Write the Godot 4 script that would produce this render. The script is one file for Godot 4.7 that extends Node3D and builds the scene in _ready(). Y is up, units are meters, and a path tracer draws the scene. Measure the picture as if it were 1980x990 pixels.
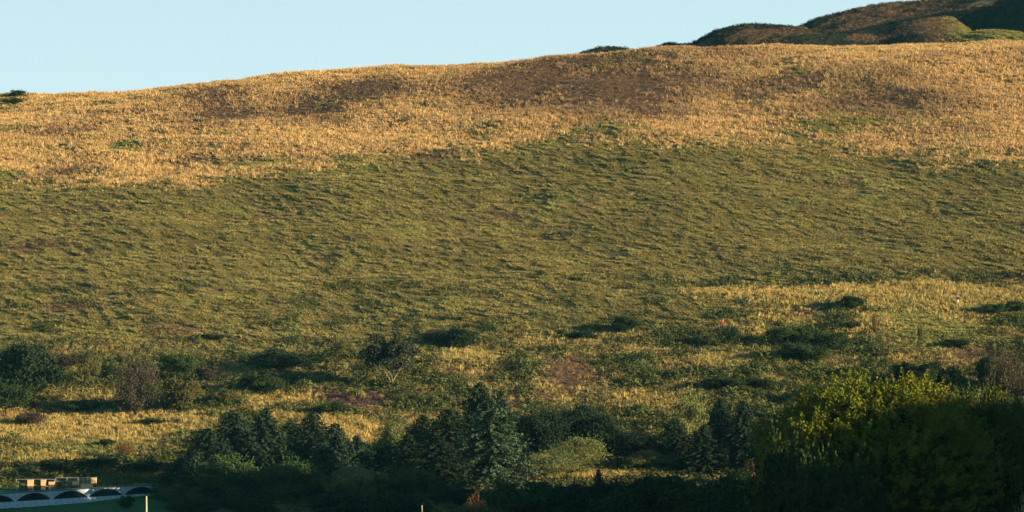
extends Node3D
# A moorland hillside in low evening sun, seen through a long lens from the hill across the valley.
# x to the right, y up, the view runs along -z; "d" below is the distance along the view (d = -z), metres.

const K := 0.00010617        # width of one pixel of the 1980-pixel photograph, at one metre
const EYE := 40.0            # height of the camera above the valley floor datum
const SUN := Vector3(0.903, 0.211, 0.374)   # towards the sun

var rng := RandomNumberGenerator.new()
var n_big := FastNoiseLite.new()
var n_mid := FastNoiseLite.new()
var n_fine := FastNoiseLite.new()
var n_patch := FastNoiseLite.new()
var n_streak := FastNoiseLite.new()
var used := {}
var mats := {}
var meshes := {}

# ------------------------------------------------------------------ small helpers
func numbered(called: String) -> String:
	if not used.has(called):
		used[called] = 0
		return called
	used[called] += 1
	return "%s_%03d" % [called, used[called]]

func tag(o: Node, label: String, category := "", group := "", kind := "") -> void:
	o.set_meta("label", label)
	if category: o.set_meta("category", category)
	if group: o.set_meta("group", group)
	if kind: o.set_meta("kind", kind)

func thing(called: String, label: String, category: String, at: Vector3, turn := 0.0, group := "") -> Node3D:
	var o := Node3D.new()
	o.name = numbered(called)
	add_child(o)
	o.position = at
	o.rotation.y = turn
	tag(o, label, category, group)
	return o

func part(called: String, mesh: Mesh, mat: Material, parent: Node3D) -> MeshInstance3D:
	var o := MeshInstance3D.new()
	o.name = called
	o.mesh = mesh
	if mat: o.material_override = mat
	parent.add_child(o, true)
	return o

func lin(r: float, g: float, b: float) -> Color:      # a linear base colour as the sRGB that albedo_color takes
	return Color(r, g, b).linear_to_srgb()

func mat(key: String, c: Color, rough := 0.85, back := 0.0, vertex := false) -> StandardMaterial3D:
	if mats.has(key): return mats[key]
	var m := StandardMaterial3D.new()
	m.albedo_color = c.linear_to_srgb()
	m.roughness = rough
	m.metallic_specular = 0.12
	m.cull_mode = BaseMaterial3D.CULL_DISABLED
	m.vertex_color_use_as_albedo = vertex
	if back > 0.0:
		m.backlight_enabled = true
		m.backlight = Color(back, back, back)
	mats[key] = m
	return m

func noise_tex(freq: float, lo: float, hi: float, sd: int, size := 512) -> NoiseTexture2D:
	var n := FastNoiseLite.new()
	n.seed = sd
	n.frequency = freq
	n.fractal_octaves = 4
	var t := NoiseTexture2D.new()
	t.width = size
	t.height = size
	t.seamless = true
	t.noise = n
	var g := Gradient.new()
	g.set_color(0, Color(lo, lo, lo))
	g.set_color(1, Color(hi, hi, hi))
	t.color_ramp = g
	return t

# ------------------------------------------------------------------ the shape of the land
const PROFILE := [[-4000.0, 60.0], [-300.0, 44.0], [-60.0, 40.2], [0.0, 38.2], [100.0, 31.0], [200.0, 25.0], [330.0, 17.5], [500.0, 9.0], [600.0, 5.0], [690.0, 2.2], [735.0, 1.9], [758.0, 2.5],
	[790.0, 4.5], [812.0, 8.2], [835.0, 13.1], [872.0, 21.1], [915.0, 30.6], [960.0, 41.3], [1015.0, 55.4], [1080.0, 72.2], [1120.0, 81.8], [1140.0, 85.2], [1155.0, 86.7], [1172.0, 87.3], [1195.0, 86.9], [1240.0, 85.0],
	[1300.0, 84.0], [1420.0, 80.0], [2500.0, 76.0], [7000.0, 60.0]]
# the outline of the golden crest: photograph pixels
const CREST := [[-900.0, 205.0], [0.0, 180.0], [185.0, 167.0], [370.0, 154.0], [700.0, 128.0], [900.0, 114.0], [1120.0, 101.0], [1340.0, 88.0], [1560.0, 81.0], [1800.0, 76.0], [1980.0, 76.0], [2900.0, 70.0]]
# the dark ridge behind it
const BACK := [[1000.0, 250.0], [1490.0, 110.0], [1540.0, 58.0], [1580.0, 38.0], [1640.0, 24.0], [1700.0, 15.0], [1760.0, 8.0], [1850.0, -6.0], [1980.0, -26.0], [2300.0, -60.0], [3200.0, -60.0]]
const HEATH := [[1000.0, 190.0], [1110.0, 112.0], [1140.0, 100.0], [1186.0, 90.0], [1216.0, 92.0], [1240.0, 95.0], [1290.0, 83.0], [1335.0, 87.0], [1352.0, 78.0], [1400.0, 58.0], [1450.0, 51.0], [1510.0, 49.0], [1548.0, 52.0], [1600.0, 60.0], [1690.0, 63.0],
	[1740.0, 48.0], [1790.0, 35.0], [1838.0, 32.0], [1858.0, 46.0], [1890.0, 72.0], [1990.0, 100.0], [2600.0, 130.0]]
# the hill shoulder right of the view that keeps the evening sun off the valley floor: distance, height
const SHOULDER := [[-800.0, 66.0], [190.0, 58.0], [260.0, 56.7], [300.0, 56.7], [380.0, 54.0], [415.0, 49.0], [450.0, 49.0], [490.0, 54.0], [560.0, 62.0], [650.0, 62.0], [654.0, 60.0], [660.0, 53.0], [666.0, 47.5], [669.0, 47.5], [675.0, 51.8], [682.0, 51.5], [688.0, 46.0], [700.0, 37.0], [718.0, 25.0], [740.0, 12.0], [770.0, 0.0]]

func along(list: Array, v: float) -> float:
	var n := list.size()
	if v <= list[0][0]: return list[0][1]
	if v >= list[n - 1][0]: return list[n - 1][1]
	var i := 0
	while list[i + 1][0] < v: i += 1
	var a: Array = list[i]
	var b: Array = list[i + 1]
	var p: Array = list[maxi(i - 1, 0)]
	var q: Array = list[mini(i + 2, n - 1)]
	var h: float = b[0] - a[0]
	var s: float = (b[1] - a[1]) / h
	var ma := s
	var mb := s
	if i > 0:
		var sp: float = (a[1] - p[1]) / (a[0] - p[0])
		ma = 0.0 if sp * s <= 0.0 else 2.0 * sp * s / (sp + s)
	if i < n - 2:
		var sq: float = (q[1] - b[1]) / (q[0] - b[0])
		mb = 0.0 if sq * s <= 0.0 else 2.0 * sq * s / (sq + s)
	var t: float = (v - a[0]) / h
	return a[1] * (2 * t * t * t - 3 * t * t + 1) + h * ma * (t * t * t - 2 * t * t + t) + b[1] * (3 * t * t - 2 * t * t * t) + h * mb * (t * t * t - t * t)

func wx(px: float, d: float) -> float:
	return (px - 990.0) * K * d

func wy(py: float, d: float) -> float:
	return EYE + (495.0 - py) * K * d

func smax(a: float, b: float, k: float) -> float:
	var h := clampf(0.5 + 0.5 * (a - b) / k, 0.0, 1.0)
	return lerpf(b, a, h) + k * h * (1.0 - h)

func mound(h: float, x: float, d: float, px: float, py: float, at: float, rx: float, rd: float, fall: float, sharp := 1.0) -> float:
	var u := (x - wx(px, at)) / rx
	var v := (d - at) / rd
	var q := pow(u * u + v * v, sharp)
	if q > 6.0: return h
	return smax(h, wy(py, at) - fall * q, 1.2)

func land(x: float, d: float) -> float:
	var h := along(PROFILE, d)
	if d > 820.0:
		var px := x / (K * 1150.0) + 990.0
		h += (wy(along(CREST, px), 1150.0) - wy(101.0, 1150.0)) * smoothstep(820.0, 1150.0, d) * (1.0 - smoothstep(1700.0, 3500.0, d))
	if d > 1150.0 and d < 1700.0 and x > -30.0:
		var front := wy(along(HEATH, x / (K * 1228.0) + 990.0), 1228.0)
		var w := (d - 1228.0) / 36.0
		h = smax(h, front - 9.0 * w * w, 0.8)
		h = mound(h, x, d, 2060, -34, 1262, 27, 30, 21.0, 1.0)
		h = mound(h, x, d, 1925, 57, 1206, 15, 16, 4.0, 1.4)
		var top := wy(along(BACK, x / (K * 1310.0) + 990.0), 1310.0)
		var v := (d - 1310.0) / 62.0
		h = smax(h, top - 24.0 * v * v, 2.0)
	if x > 70.0 and d < 790.0:
		var u := absf(x - 150.0) / 78.0
		if u < 1.0 or x > 150.0:
			var f: float = pow(1.0 - u * u, 2.0) if u < 1.0 else 0.0
			if x > 150.0: f = maxf(f, 0.72)
			h = maxf(h, lerpf(h, along(SHOULDER, d) + (n_big.get_noise_2d(d * 1.5, x) * 3.0 + n_mid.get_noise_2d(d, x * 0.5) * 3.2) * (1.0 - smoothstep(600.0, 650.0, d)), f))
	# small relief: hummocks and shallow gullies
	var rough := 0.25 + 0.75 * smoothstep(775.0, 830.0, d)
	h += n_big.get_noise_2d(x, d) * 1.5 * rough
	h += n_mid.get_noise_2d(x * 0.6, d) * 0.5 * rough
	h += n_fine.get_noise_2d(x * 0.7, d) * 0.32 * rough * smoothstep(690.0, 800.0, d)
	return h

# a height grid over the part that is looked at, for quick look-ups
const GX0 := -168.0
const GD0 := 690.0
const GS := 1.5
const GW := 225
const GH := 494
var grid := PackedFloat32Array()
var cover := PackedByteArray()
var tone := PackedColorArray()

func height(x: float, d: float) -> float:
	var u := (x - GX0) / GS
	var v := (d - GD0) / GS
	if u < 0.0 or v < 0.0 or u >= GW - 1.001 or v >= GH - 1.001:
		return land(x, d)
	var i := int(u)
	var j := int(v)
	var a := j * GW + i
	u -= i
	v -= j
	return lerpf(lerpf(grid[a], grid[a + 1], u), lerpf(grid[a + GW], grid[a + GW + 1], u), v)

func streak(x: float, d: float) -> float:             # hummocky rows that run down the slope to the right
	var a := x * 0.53 - d * 0.85 + n_mid.get_noise_2d(x * 0.5, d * 0.5) * 5.0
	var b := x * 0.85 + d * 0.53
	return n_streak.get_noise_2d(a * 0.17, b * 0.48)

func meet(px: float, py: float) -> Vector2:          # where the line of sight of a photograph pixel meets the land: (x, d)
	var e := (495.0 - py) * K
	var d := 700.0
	while d < 1400.0:
		if height(wx(px, d), d) >= EYE + e * d: break
		d += 1.5
	return Vector2(wx(px, d), d)

# ------------------------------------------------------------------ vegetation cover
enum { GOLD, OLIVE, BROWN, SCRUB, YELLOW, PINK, BRIGHT, LAWN, DARK, BANK }
# linear base colours
const TONES := [Color(0.60, 0.40, 0.162), Color(0.225, 0.196, 0.066), Color(0.185, 0.112, 0.062), Color(0.072, 0.084, 0.026), Color(0.38, 0.30, 0.098), Color(0.190, 0.110, 0.088), Color(0.250, 0.238, 0.072), Color(0.032, 0.105, 0.030),
	Color(0.028, 0.036, 0.022), Color(0.43, 0.32, 0.105)]
const EDGE := [[-200.0, 345.0], [0.0, 347.0], [370.0, 347.0], [520.0, 325.0], [700.0, 312.0], [850.0, 290.0], [1000.0, 275.0], [1090.0, 255.0], [1250.0, 262.0], [1420.0, 272.0], [1600.0, 270.0], [1800.0, 288.0], [2200.0, 290.0]]
const FOOT := [[-200.0, 670.0], [0.0, 672.0], [250.0, 690.0], [450.0, 705.0], [640.0, 690.0], [830.0, 665.0], [1000.0, 655.0], [1200.0, 645.0], [1380.0, 622.0], [1440.0, 565.0], [1560.0, 558.0], [1800.0, 552.0], [2200.0, 548.0]]
# patches: photograph pixel, half width and half height in pixels, what grows, how strongly
const PATCHES := [
	[700, 180, 80, 20, BROWN, 0.9], [600, 215, 70, 28, BROWN, 0.8], [450, 225, 90, 18, BROWN, 0.55], [745, 160, 45, 14, BROWN, 0.8], [1010, 150, 120, 26, BROWN, 0.9], [1190, 160, 130, 40, BROWN, 0.95], [1240, 200, 70, 26, BROWN, 0.8],
	[1130, 125, 260, 16, BROWN, 0.55], [1560, 160, 130, 26, BROWN, 0.45], [1700, 195, 120, 30, BROWN, 0.7], [1460, 185, 70, 14, BROWN, 0.5], [25, 252, 40, 8, OLIVE, 0.9], [115, 258, 40, 7, BROWN, 0.9], [240, 290, 32, 16, BRIGHT, 0.9],
	[430, 318, 40, 8, OLIVE, 0.9], [130, 335, 40, 8, BROWN, 0.7], [190, 335, 36, 8, OLIVE, 0.8], [100, 172, 110, 6, DARK, 0.8], [30, 190, 40, 12, OLIVE, 0.9], [280, 165, 60, 6, OLIVE, 0.8], [350, 185, 30, 8, OLIVE, 0.4], [420, 185, 90, 22, BROWN, 0.5],
	[840, 308, 60, 8, BROWN, 0.7], [1320, 150, 120, 40, BROWN, 0.5], [1830, 250, 60, 8, BROWN, 0.4], [1640, 240, 220, 26, BRIGHT, 0.35], [1180, 250, 80, 10, BRIGHT, 0.6], [1930, 282, 60, 10, GOLD, 0.8], [1850, 110, 220, 22, GOLD, 0.8],
	[1905, 320, 14, 12, DARK, 0.8], [1080, 458, 30, 6, DARK, 0.6], [1730, 440, 16, 8, DARK, 0.6], [420, 565, 30, 10, BROWN, 0.35], [50, 480, 80, 10, BROWN, 0.4], [850, 590, 120, 16, BRIGHT, 0.3], [1960, 540, 90, 8, DARK, 0.75],
	[1720, 575, 240, 18, YELLOW, 0.95], [1490, 575, 60, 16, YELLOW, 0.85], [1900, 578, 90, 14, YELLOW, 0.9], [1800, 640, 110, 38, BRIGHT, 0.95], [1640, 652, 60, 20, BANK, 0.5], [1550, 660, 75, 28, SCRUB, 0.95], [1500, 605, 60, 12, BROWN, 0.6], [1620, 590, 40, 8, BROWN, 0.6],
	[1500, 630, 70, 8, YELLOW, 0.8], [1400, 700, 60, 16, YELLOW, 0.8], [1250, 680, 60, 10, YELLOW, 0.7], [1120, 662, 110, 8, YELLOW, 0.9], [1230, 655, 30, 6, YELLOW, 0.9], [920, 690, 80, 14, YELLOW, 0.9], [840, 690, 40, 8, YELLOW, 0.6],
	[1095, 730, 75, 46, BROWN, 0.95], [1010, 720, 40, 30, SCRUB, 0.6], [1220, 715, 60, 28, SCRUB, 0.6], [1330, 715, 70, 14, BROWN, 0.7], [1410, 735, 90, 10, SCRUB, 0.8], [1500, 740, 60, 8, YELLOW, 0.7], [1230, 775, 70, 16, BANK, 0.5], [1560, 730, 80, 16, SCRUB, 0.6],
	[1740, 700, 40, 14, BANK, 0.8], [1880, 690, 70, 26, BROWN, 0.9], [1600, 700, 60, 12, BROWN, 0.6], [700, 780, 60, 22, PINK, 0.95], [600, 775, 60, 20, BROWN, 0.6], [560, 755, 60, 10, SCRUB, 0.7], [890, 715, 60, 14, BROWN, 0.5], [380, 765, 30, 12, PINK, 0.7],
	[370, 790, 80, 20, SCRUB, 0.7], [460, 725, 50, 8, YELLOW, 0.6], [560, 775, 50, 6, BANK, 0.9], [500, 780, 30, 14, BANK, 0.8], [545, 805, 40, 8, BANK, 0.95], [680, 842, 90, 24, BANK, 1.2], [150, 725, 45, 12, BANK, 0.5], [130, 690, 60, 8, BROWN, 0.7],
	[150, 800, 70, 14, BANK, 1.0], [20, 830, 60, 44, BANK, 1.2], [150, 830, 230, 40, BANK, 1.1], [120, 876, 150, 12, BRIGHT, 0.8], [1690, 563, 300, 5, BANK, 1.3], [1620, 548, 420, 8, SCRUB, 0.35], [200, 840, 180, 22, BANK, 0.7], [180, 868, 110, 14, BRIGHT, 0.8], [300, 820, 80, 12, BANK, 0.9], [60, 800, 40, 14, BROWN, 0.9], [320, 790, 50, 10, SCRUB, 0.8], [200, 790, 90, 6, SCRUB, 0.9],
	[90, 890, 90, 12, YELLOW, 0.8], [1110, 924, 170, 8, BANK, 1.4], [960, 780, 70, 20, BROWN, 0.5], [1310, 790, 60, 18, YELLOW, 0.5],
	[1700, 60, 160, 14, BROWN, 0.6], [1810, 40, 60, 16, BROWN, 0.95], [1910, 64, 70, 8, BRIGHT, 0.9], [1905, 6, 40, 6, GOLD, 0.8], [1480, 65, 90, 10, BROWN, 0.6]]

func lay_cover() -> void:
	var spots := []
	for p in PATCHES:
		var c := meet(p[0], p[1])
		if c.y > 1390.0: continue
		var up := meet(p[0], p[1] - p[3])
		var dn := meet(p[0], p[1] + p[3])
		var rd := clampf((up.y - dn.y) * 0.5, 2.0, 40.0)
		spots.append([c.x, c.y, p[2] * K * c.y, rd, p[4], p[5]])
	var edge := []
	for p in EDGE: edge.append([wx(p[0], 1010.0), meet(p[0], p[1]).y])
	var foot := []
	for p in FOOT: foot.append([wx(p[0], 890.0), meet(p[0], p[1]).y])
	for j in GH:
		var d := GD0 + j * GS
		for i in GW:
			var x := GX0 + i * GS
			var a := j * GW + i
			var w1 := n_patch.get_noise_2d(x * 0.55, d)
			var w2 := n_mid.get_noise_2d(x * 0.9 + 300.0, d * 1.3 - 90.0)
			var w3 := n_fine.get_noise_2d(x * 1.3 + 70.0, d * 1.6)
			var kind := OLIVE
			var e: float = along(edge, x) + w1 * 14.0 + w2 * 10.0 + w3 * lerpf(9.0, 20.0, smoothstep(-70.0, 0.0, x))
			var f: float = along(foot, x) + w1 * 5.0 + w2 * 5.0
			if d > 1166.0 + (4.0 if x > 95.0 else 8.0) + w2 * 2.0:
				kind = DARK if w1 + w2 * 0.7 < (0.3 if d < 1258.0 else 9.0) else BROWN
			elif d > e:
				kind = GOLD
				if w1 * 0.7 + w2 * 0.8 + w3 * 0.4 > 0.42: kind = BROWN
				elif w2 * 0.8 - w1 + w3 * 0.5 > 0.62: kind = OLIVE
			elif d > f:
				kind = OLIVE
				if w1 + w2 > 0.62: kind = BRIGHT
				elif w1 - w2 + w3 * 0.5 > 0.9: kind = BROWN
				elif w3 + w2 < -0.62: kind = SCRUB
			elif d > 776.0 + w1 * 4.0:
				var m := w2 + w3 * 0.6
				kind = YELLOW if m > 0.52 else (BROWN if m > 0.24 else (OLIVE if m > -0.08 else SCRUB))
				if w1 > 0.6: kind = YELLOW
				elif w1 < -0.45 and m > -0.3: kind = SCRUB
			else:
				kind = LAWN if x < -40.0 else SCRUB
			var soft := 0.0
			for s in spots:
				var u: float = (x - s[0]) / s[2]
				var v: float = (d - s[1]) / s[3]
				if absf(u) > 1.9 or absf(v) > 1.9: continue
				var q := u * u + v * v
				var edge_noise := 0.45 if s[4] == BANK or s[4] == YELLOW else 1.1
				if s[4] == BROWN: soft = maxf(soft, s[5] * 1.1 * (1.0 - q / 3.4))
				if q + (w2 + w3) * edge_noise < s[5] * 1.1:
					kind = s[4]
			cover[a] = kind
			var c: Color = TONES[kind]
			if kind == GOLD: c = c.lerp(Color(0.24, 0.150, 0.078), clampf(soft + w1 * 0.5 + w2 * 0.3 + lerpf(0.06, 0.24, smoothstep(-60.0, 20.0, x)), 0.0, 0.8))
			elif kind == OLIVE: c = c.lerp(Color(0.30, 0.22, 0.085), clampf(w1 * 0.7 - w2 * 0.3, 0.0, 0.45))
			var k := 1.0 + w3 * 0.16 + w1 * 0.14
			if kind == OLIVE: k *= 1.0 + streak(x, d) * 0.35
			tone[a] = Color(c.r * k, c.g * k, c.b * k)

# ------------------------------------------------------------------ leaf-sized faces
class Faces:
	var v := PackedVector3Array()
	var n := PackedVector3Array()
	var c := PackedColorArray()
	var f := PackedInt32Array()

	func quad(p0: Vector3, p1: Vector3, p2: Vector3, p3: Vector3, nn: Vector3, col: Color) -> void:
		var b := v.size()
		v.append(p0); v.append(p1); v.append(p2); v.append(p3)
		n.append(nn); n.append(nn); n.append(nn); n.append(nn)
		c.append(col); c.append(col); c.append(col); c.append(col)
		if (p1 - p0).cross(p2 - p0).dot(nn) < 0.0:
			f.append(b); f.append(b + 1); f.append(b + 2); f.append(b); f.append(b + 2); f.append(b + 3)
		else:
			f.append(b); f.append(b + 2); f.append(b + 1); f.append(b); f.append(b + 3); f.append(b + 2)

	func tri(p0: Vector3, p1: Vector3, p2: Vector3, col: Color, col2: Color) -> void:
		var b := v.size()
		var nn := (p1 - p0).cross(p2 - p0).normalized()
		if nn.y < 0.0: nn = -nn
		v.append(p0); v.append(p1); v.append(p2)
		n.append(nn); n.append(nn); n.append(nn)
		c.append(col); c.append(col); c.append(col2)
		if (p1 - p0).cross(p2 - p0).dot(nn) < 0.0:
			f.append(b); f.append(b + 1); f.append(b + 2)
		else:
			f.append(b); f.append(b + 2); f.append(b + 1)

	func leaf(p: Vector3, nn: Vector3, t: Vector3, long: float, wide: float, col: Color) -> void:
		t = (t - nn * t.dot(nn)).normalized()
		var b := nn.cross(t) * (wide * 0.5)
		t *= long * 0.5
		quad(p - t, p + b, p + t, p - b, nn, col)

	func tube(a: Vector3, b: Vector3, ra: float, rb: float, sides: int, col: Color) -> void:
		var ax := (b - a).normalized()
		var s := ax.cross(Vector3(0.31, 0.2, 0.93)).normalized()
		var t := ax.cross(s)
		for i in sides:
			var u := TAU * i / sides
			var w := TAU * (i + 1) / sides
			var du := s * cos(u) + t * sin(u)
			var dw := s * cos(w) + t * sin(w)
			quad(a + du * ra, a + dw * ra, b + dw * rb, b + du * rb, (du + dw).normalized(), col)

	func box(lo: Vector3, hi: Vector3, col := Color.WHITE) -> void:
		var p := [Vector3(lo.x, lo.y, lo.z), Vector3(hi.x, lo.y, lo.z), Vector3(hi.x, hi.y, lo.z), Vector3(lo.x, hi.y, lo.z), Vector3(lo.x, lo.y, hi.z), Vector3(hi.x, lo.y, hi.z), Vector3(hi.x, hi.y, hi.z), Vector3(lo.x, hi.y, hi.z)]
		quad(p[0], p[1], p[2], p[3], Vector3.FORWARD, col)
		quad(p[4], p[5], p[6], p[7], Vector3.BACK, col)
		quad(p[0], p[4], p[7], p[3], Vector3.LEFT, col)
		quad(p[1], p[5], p[6], p[2], Vector3.RIGHT, col)
		quad(p[3], p[2], p[6], p[7], Vector3.UP, col)
		quad(p[0], p[1], p[5], p[4], Vector3.DOWN, col)

	func mesh(material: Material = null) -> ArrayMesh:
		var a := []
		a.resize(Mesh.ARRAY_MAX)
		a[Mesh.ARRAY_VERTEX] = v
		a[Mesh.ARRAY_NORMAL] = n
		a[Mesh.ARRAY_COLOR] = c
		a[Mesh.ARRAY_INDEX] = f
		var m := ArrayMesh.new()
		m.add_surface_from_arrays(Mesh.PRIMITIVE_TRIANGLES, a)
		if material: m.surface_set_material(0, material)
		return m

func ball() -> Vector3:
	var z := rng.randf_range(-1, 1)
	var a := rng.randf() * TAU
	var r := sqrt(1.0 - z * z)
	return Vector3(r * cos(a), z, r * sin(a))

func grey(lo: float, hi: float) -> Color:
	var g := rng.randf_range(lo, hi)
	return Color(g, g, g)

# ------------------------------------------------------------------ plants, one metre tall and about one metre wide; scaled where they stand
func limbs(sd: int, low: float, thick: float, many: int, spread: float, fork := false) -> ArrayMesh:
	rng.seed = sd
	var s := Faces.new()
	var w := Color.WHITE
	var p := Vector3.ZERO
	var r := thick * (0.4 if fork else 1.0)
	var path := [p]
	for i in 5:
		var q := p + Vector3(rng.randf_range(-0.02, 0.02), (low + 0.35) / 5.0, rng.randf_range(-0.02, 0.02))
		s.tube(p, q, r, r * 0.82, 7, w)
		r *= 0.82
		p = q
		path.append(p)
	if fork:
		for sgn in [-1.0, 1.0]:
			var a := Vector3(0, 0.03, 0)
			var rr := thick * 0.8
			for i in 5:
				var b := a + Vector3(sgn * (0.035 + 0.012 * i), 0.095, rng.randf_range(-0.02, 0.02))
				s.tube(a, b, rr, rr * 0.8, 6, w)
				rr *= 0.8
				a = b
	for i in many:
		var k := rng.randi_range(2, 5)
		var a: Vector3 = path[k]
		var an := TAU * i / many + rng.randf_range(-0.3, 0.3)
		var rr := thick * 0.42 * (1.0 - 0.1 * k)
		var dir := Vector3(cos(an) * spread, rng.randf_range(0.3, 0.8), sin(an) * spread).normalized()
		for j in 3:
			var b := a + dir * rng.randf_range(0.09, 0.14)
			s.tube(a, b, rr, rr * 0.6, 5, w)
			rr *= 0.6
			a = b
			dir = (dir + ball() * 0.35 + Vector3(0, 0.12, 0)).normalized()
	return s.mesh()

# a leafy crown of overlapping clumps with gaps between them
func leafy(sd: int, clumps: int, leaves: int, long: float, slim: float, y0: float, y1: float, wide: float, tight := 1.0, up := 0.25, top_heavy := 0.0) -> ArrayMesh:
	rng.seed = sd
	var s := Faces.new()
	var cy := (y0 + y1) * 0.5
	var ry := (y1 - y0) * 0.5
	for i in clumps:
		var o := ball()
		var k := pow(rng.randf(), 0.45) * 0.72
		var c := Vector3(o.x * wide * 0.5 * k * 1.3, cy + o.y * ry * k * 1.06, o.z * wide * 0.5 * k * 1.3)
		var squeeze := 1.0 - top_heavy * (c.y - cy) / ry
		c.x *= squeeze
		c.z *= squeeze
		var r := rng.randf_range(0.20, 0.36) * minf(wide * 0.5, ry) * tight
		var hue := Color(rng.randf_range(0.78, 1.18), rng.randf_range(0.86, 1.12), rng.randf_range(0.75, 1.1))
		var count := int(leaves * (r * r) / (0.075 * pow(minf(wide * 0.5, ry), 2.0)) / clumps)
		for j in count:
			var q := ball()
			if q.y < -0.35 and rng.randf() < 0.6: q.y = -q.y
			var p := c + Vector3(q.x, q.y * 0.85, q.z) * r * (0.55 + 0.55 * sqrt(rng.randf()))
			var nn := (q + ball() * 1.25 + Vector3(0, up, 0)).normalized()
			var g := rng.randf_range(0.7, 1.3)
			s.leaf(p, nn, ball(), long * rng.randf_range(0.7, 1.35), long * slim * rng.randf_range(0.8, 1.2), Color(hue.r * g, hue.g * g, hue.b * g))
		# a few shoots that break the outline
		for j in 3:
			var q := (o + ball() * 0.6 + Vector3(0, 0.7, 0)).normalized()
			var p := c + q * r
			for m in 5:
				p += (q + ball() * 0.3) * long * 0.7
				s.leaf(p, (ball() + SUN * 0.2).normalized(), q, long * 0.9, long * slim * 0.9, Color(hue.r, hue.g, hue.b) * rng.randf_range(0.9, 1.3))
	return s.mesh()

# a near crown: a dense dark heart and upright leafy shoots all over its uneven outside
func canopy(sd: int, shoots: int, per: int, long: float, heart: int, y0: float) -> ArrayMesh:
	rng.seed = sd
	var s := Faces.new()
	var nn := FastNoiseLite.new()
	nn.seed = sd
	nn.frequency = 2.2
	var cy := (1.0 + y0) * 0.5
	var ry := (1.0 - y0) * 0.5
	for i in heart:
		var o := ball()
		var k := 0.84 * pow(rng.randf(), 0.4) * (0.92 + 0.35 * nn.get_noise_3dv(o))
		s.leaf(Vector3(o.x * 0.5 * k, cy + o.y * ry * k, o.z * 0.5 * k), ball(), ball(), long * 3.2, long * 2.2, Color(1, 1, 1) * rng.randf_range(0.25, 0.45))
	for i in shoots:
		var o := ball()
		if o.y < -0.3: o.y = -o.y
		var k := rng.randf_range(0.76, 0.95) * (0.96 + 0.38 * nn.get_noise_3dv(o))
		var p := Vector3(o.x * 0.5 * k, cy + o.y * ry * k, o.z * 0.5 * k)
		var ax := (o * 0.7 + Vector3(0, 0.8, 0) + ball() * 0.45).normalized()
		var len := long * rng.randf_range(2.5, 6.0)
		var hue := Color(rng.randf_range(0.7, 1.25), rng.randf_range(0.8, 1.15), rng.randf_range(0.7, 1.1))
		for j in per:
			var u := rng.randf()
			var q := p + ax * len * u + ball() * long * lerpf(1.3, 0.35, u)
			var g := rng.randf_range(0.7, 1.3)
			s.leaf(q, (ball() + o * 0.5).normalized(), ax + ball() * 0.7, long * rng.randf_range(0.75, 1.3), long * rng.randf_range(0.45, 0.7), Color(hue.r * g, hue.g * g, hue.b * g))
	return s.mesh()

# a spruce: whorls of drooping branches hung with short sprays
func spruce(sd: int, levels: int, wide: float, bare: float, droop: float, ragged: float) -> ArrayMesh:
	rng.seed = sd
	var s := Faces.new()
	for l in levels:
		var t := (l + 0.5) / levels
		var y := lerpf(bare, 0.985, pow(t, 0.92))
		var rad := wide * 0.5 * pow(1.0 - t, 0.64) * rng.randf_range(1.0 - ragged, 1.0 + ragged * 0.6) + 0.012
		var many := 6 + int(5.0 * (1.0 - t))
		var off := rng.randf() * TAU
		for b in many:
			var an := off + TAU * b / many + rng.randf_range(-0.25, 0.25)
			var dir := Vector3(cos(an), 0, sin(an))
			var side := Vector3(-sin(an), 0, cos(an))
			var len := rad * rng.randf_range(1.0 - ragged * 1.3, 1.12)
			var steps := 2 + int(len / 0.018)
			var hue := rng.randf_range(0.75, 1.2)
			for k in steps:
				var u := (k + 0.6) / steps
				var p := Vector3(0, y, 0) + dir * len * u + Vector3(0, -droop * len * u * u + 0.16 * len * pow(u, 3.0), 0)
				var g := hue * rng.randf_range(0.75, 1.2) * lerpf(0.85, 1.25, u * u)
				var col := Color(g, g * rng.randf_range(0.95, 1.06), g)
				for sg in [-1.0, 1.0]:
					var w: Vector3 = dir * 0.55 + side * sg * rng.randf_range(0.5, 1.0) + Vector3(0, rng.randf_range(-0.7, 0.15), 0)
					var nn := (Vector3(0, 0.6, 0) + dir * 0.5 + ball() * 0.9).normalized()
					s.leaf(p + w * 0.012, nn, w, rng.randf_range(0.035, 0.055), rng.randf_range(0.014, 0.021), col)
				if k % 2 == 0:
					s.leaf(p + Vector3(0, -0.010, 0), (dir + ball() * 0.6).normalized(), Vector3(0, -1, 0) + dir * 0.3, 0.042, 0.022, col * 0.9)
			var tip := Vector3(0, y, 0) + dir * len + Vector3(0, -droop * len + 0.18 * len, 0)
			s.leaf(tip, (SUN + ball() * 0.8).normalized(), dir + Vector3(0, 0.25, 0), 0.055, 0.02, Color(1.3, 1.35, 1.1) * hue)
	for k in 5:
		s.leaf(Vector3(0, 0.975 + k * 0.008, 0), ball(), Vector3.UP, 0.03, 0.006, Color(1.1, 1.1, 1.0))
	return s.mesh()

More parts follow.
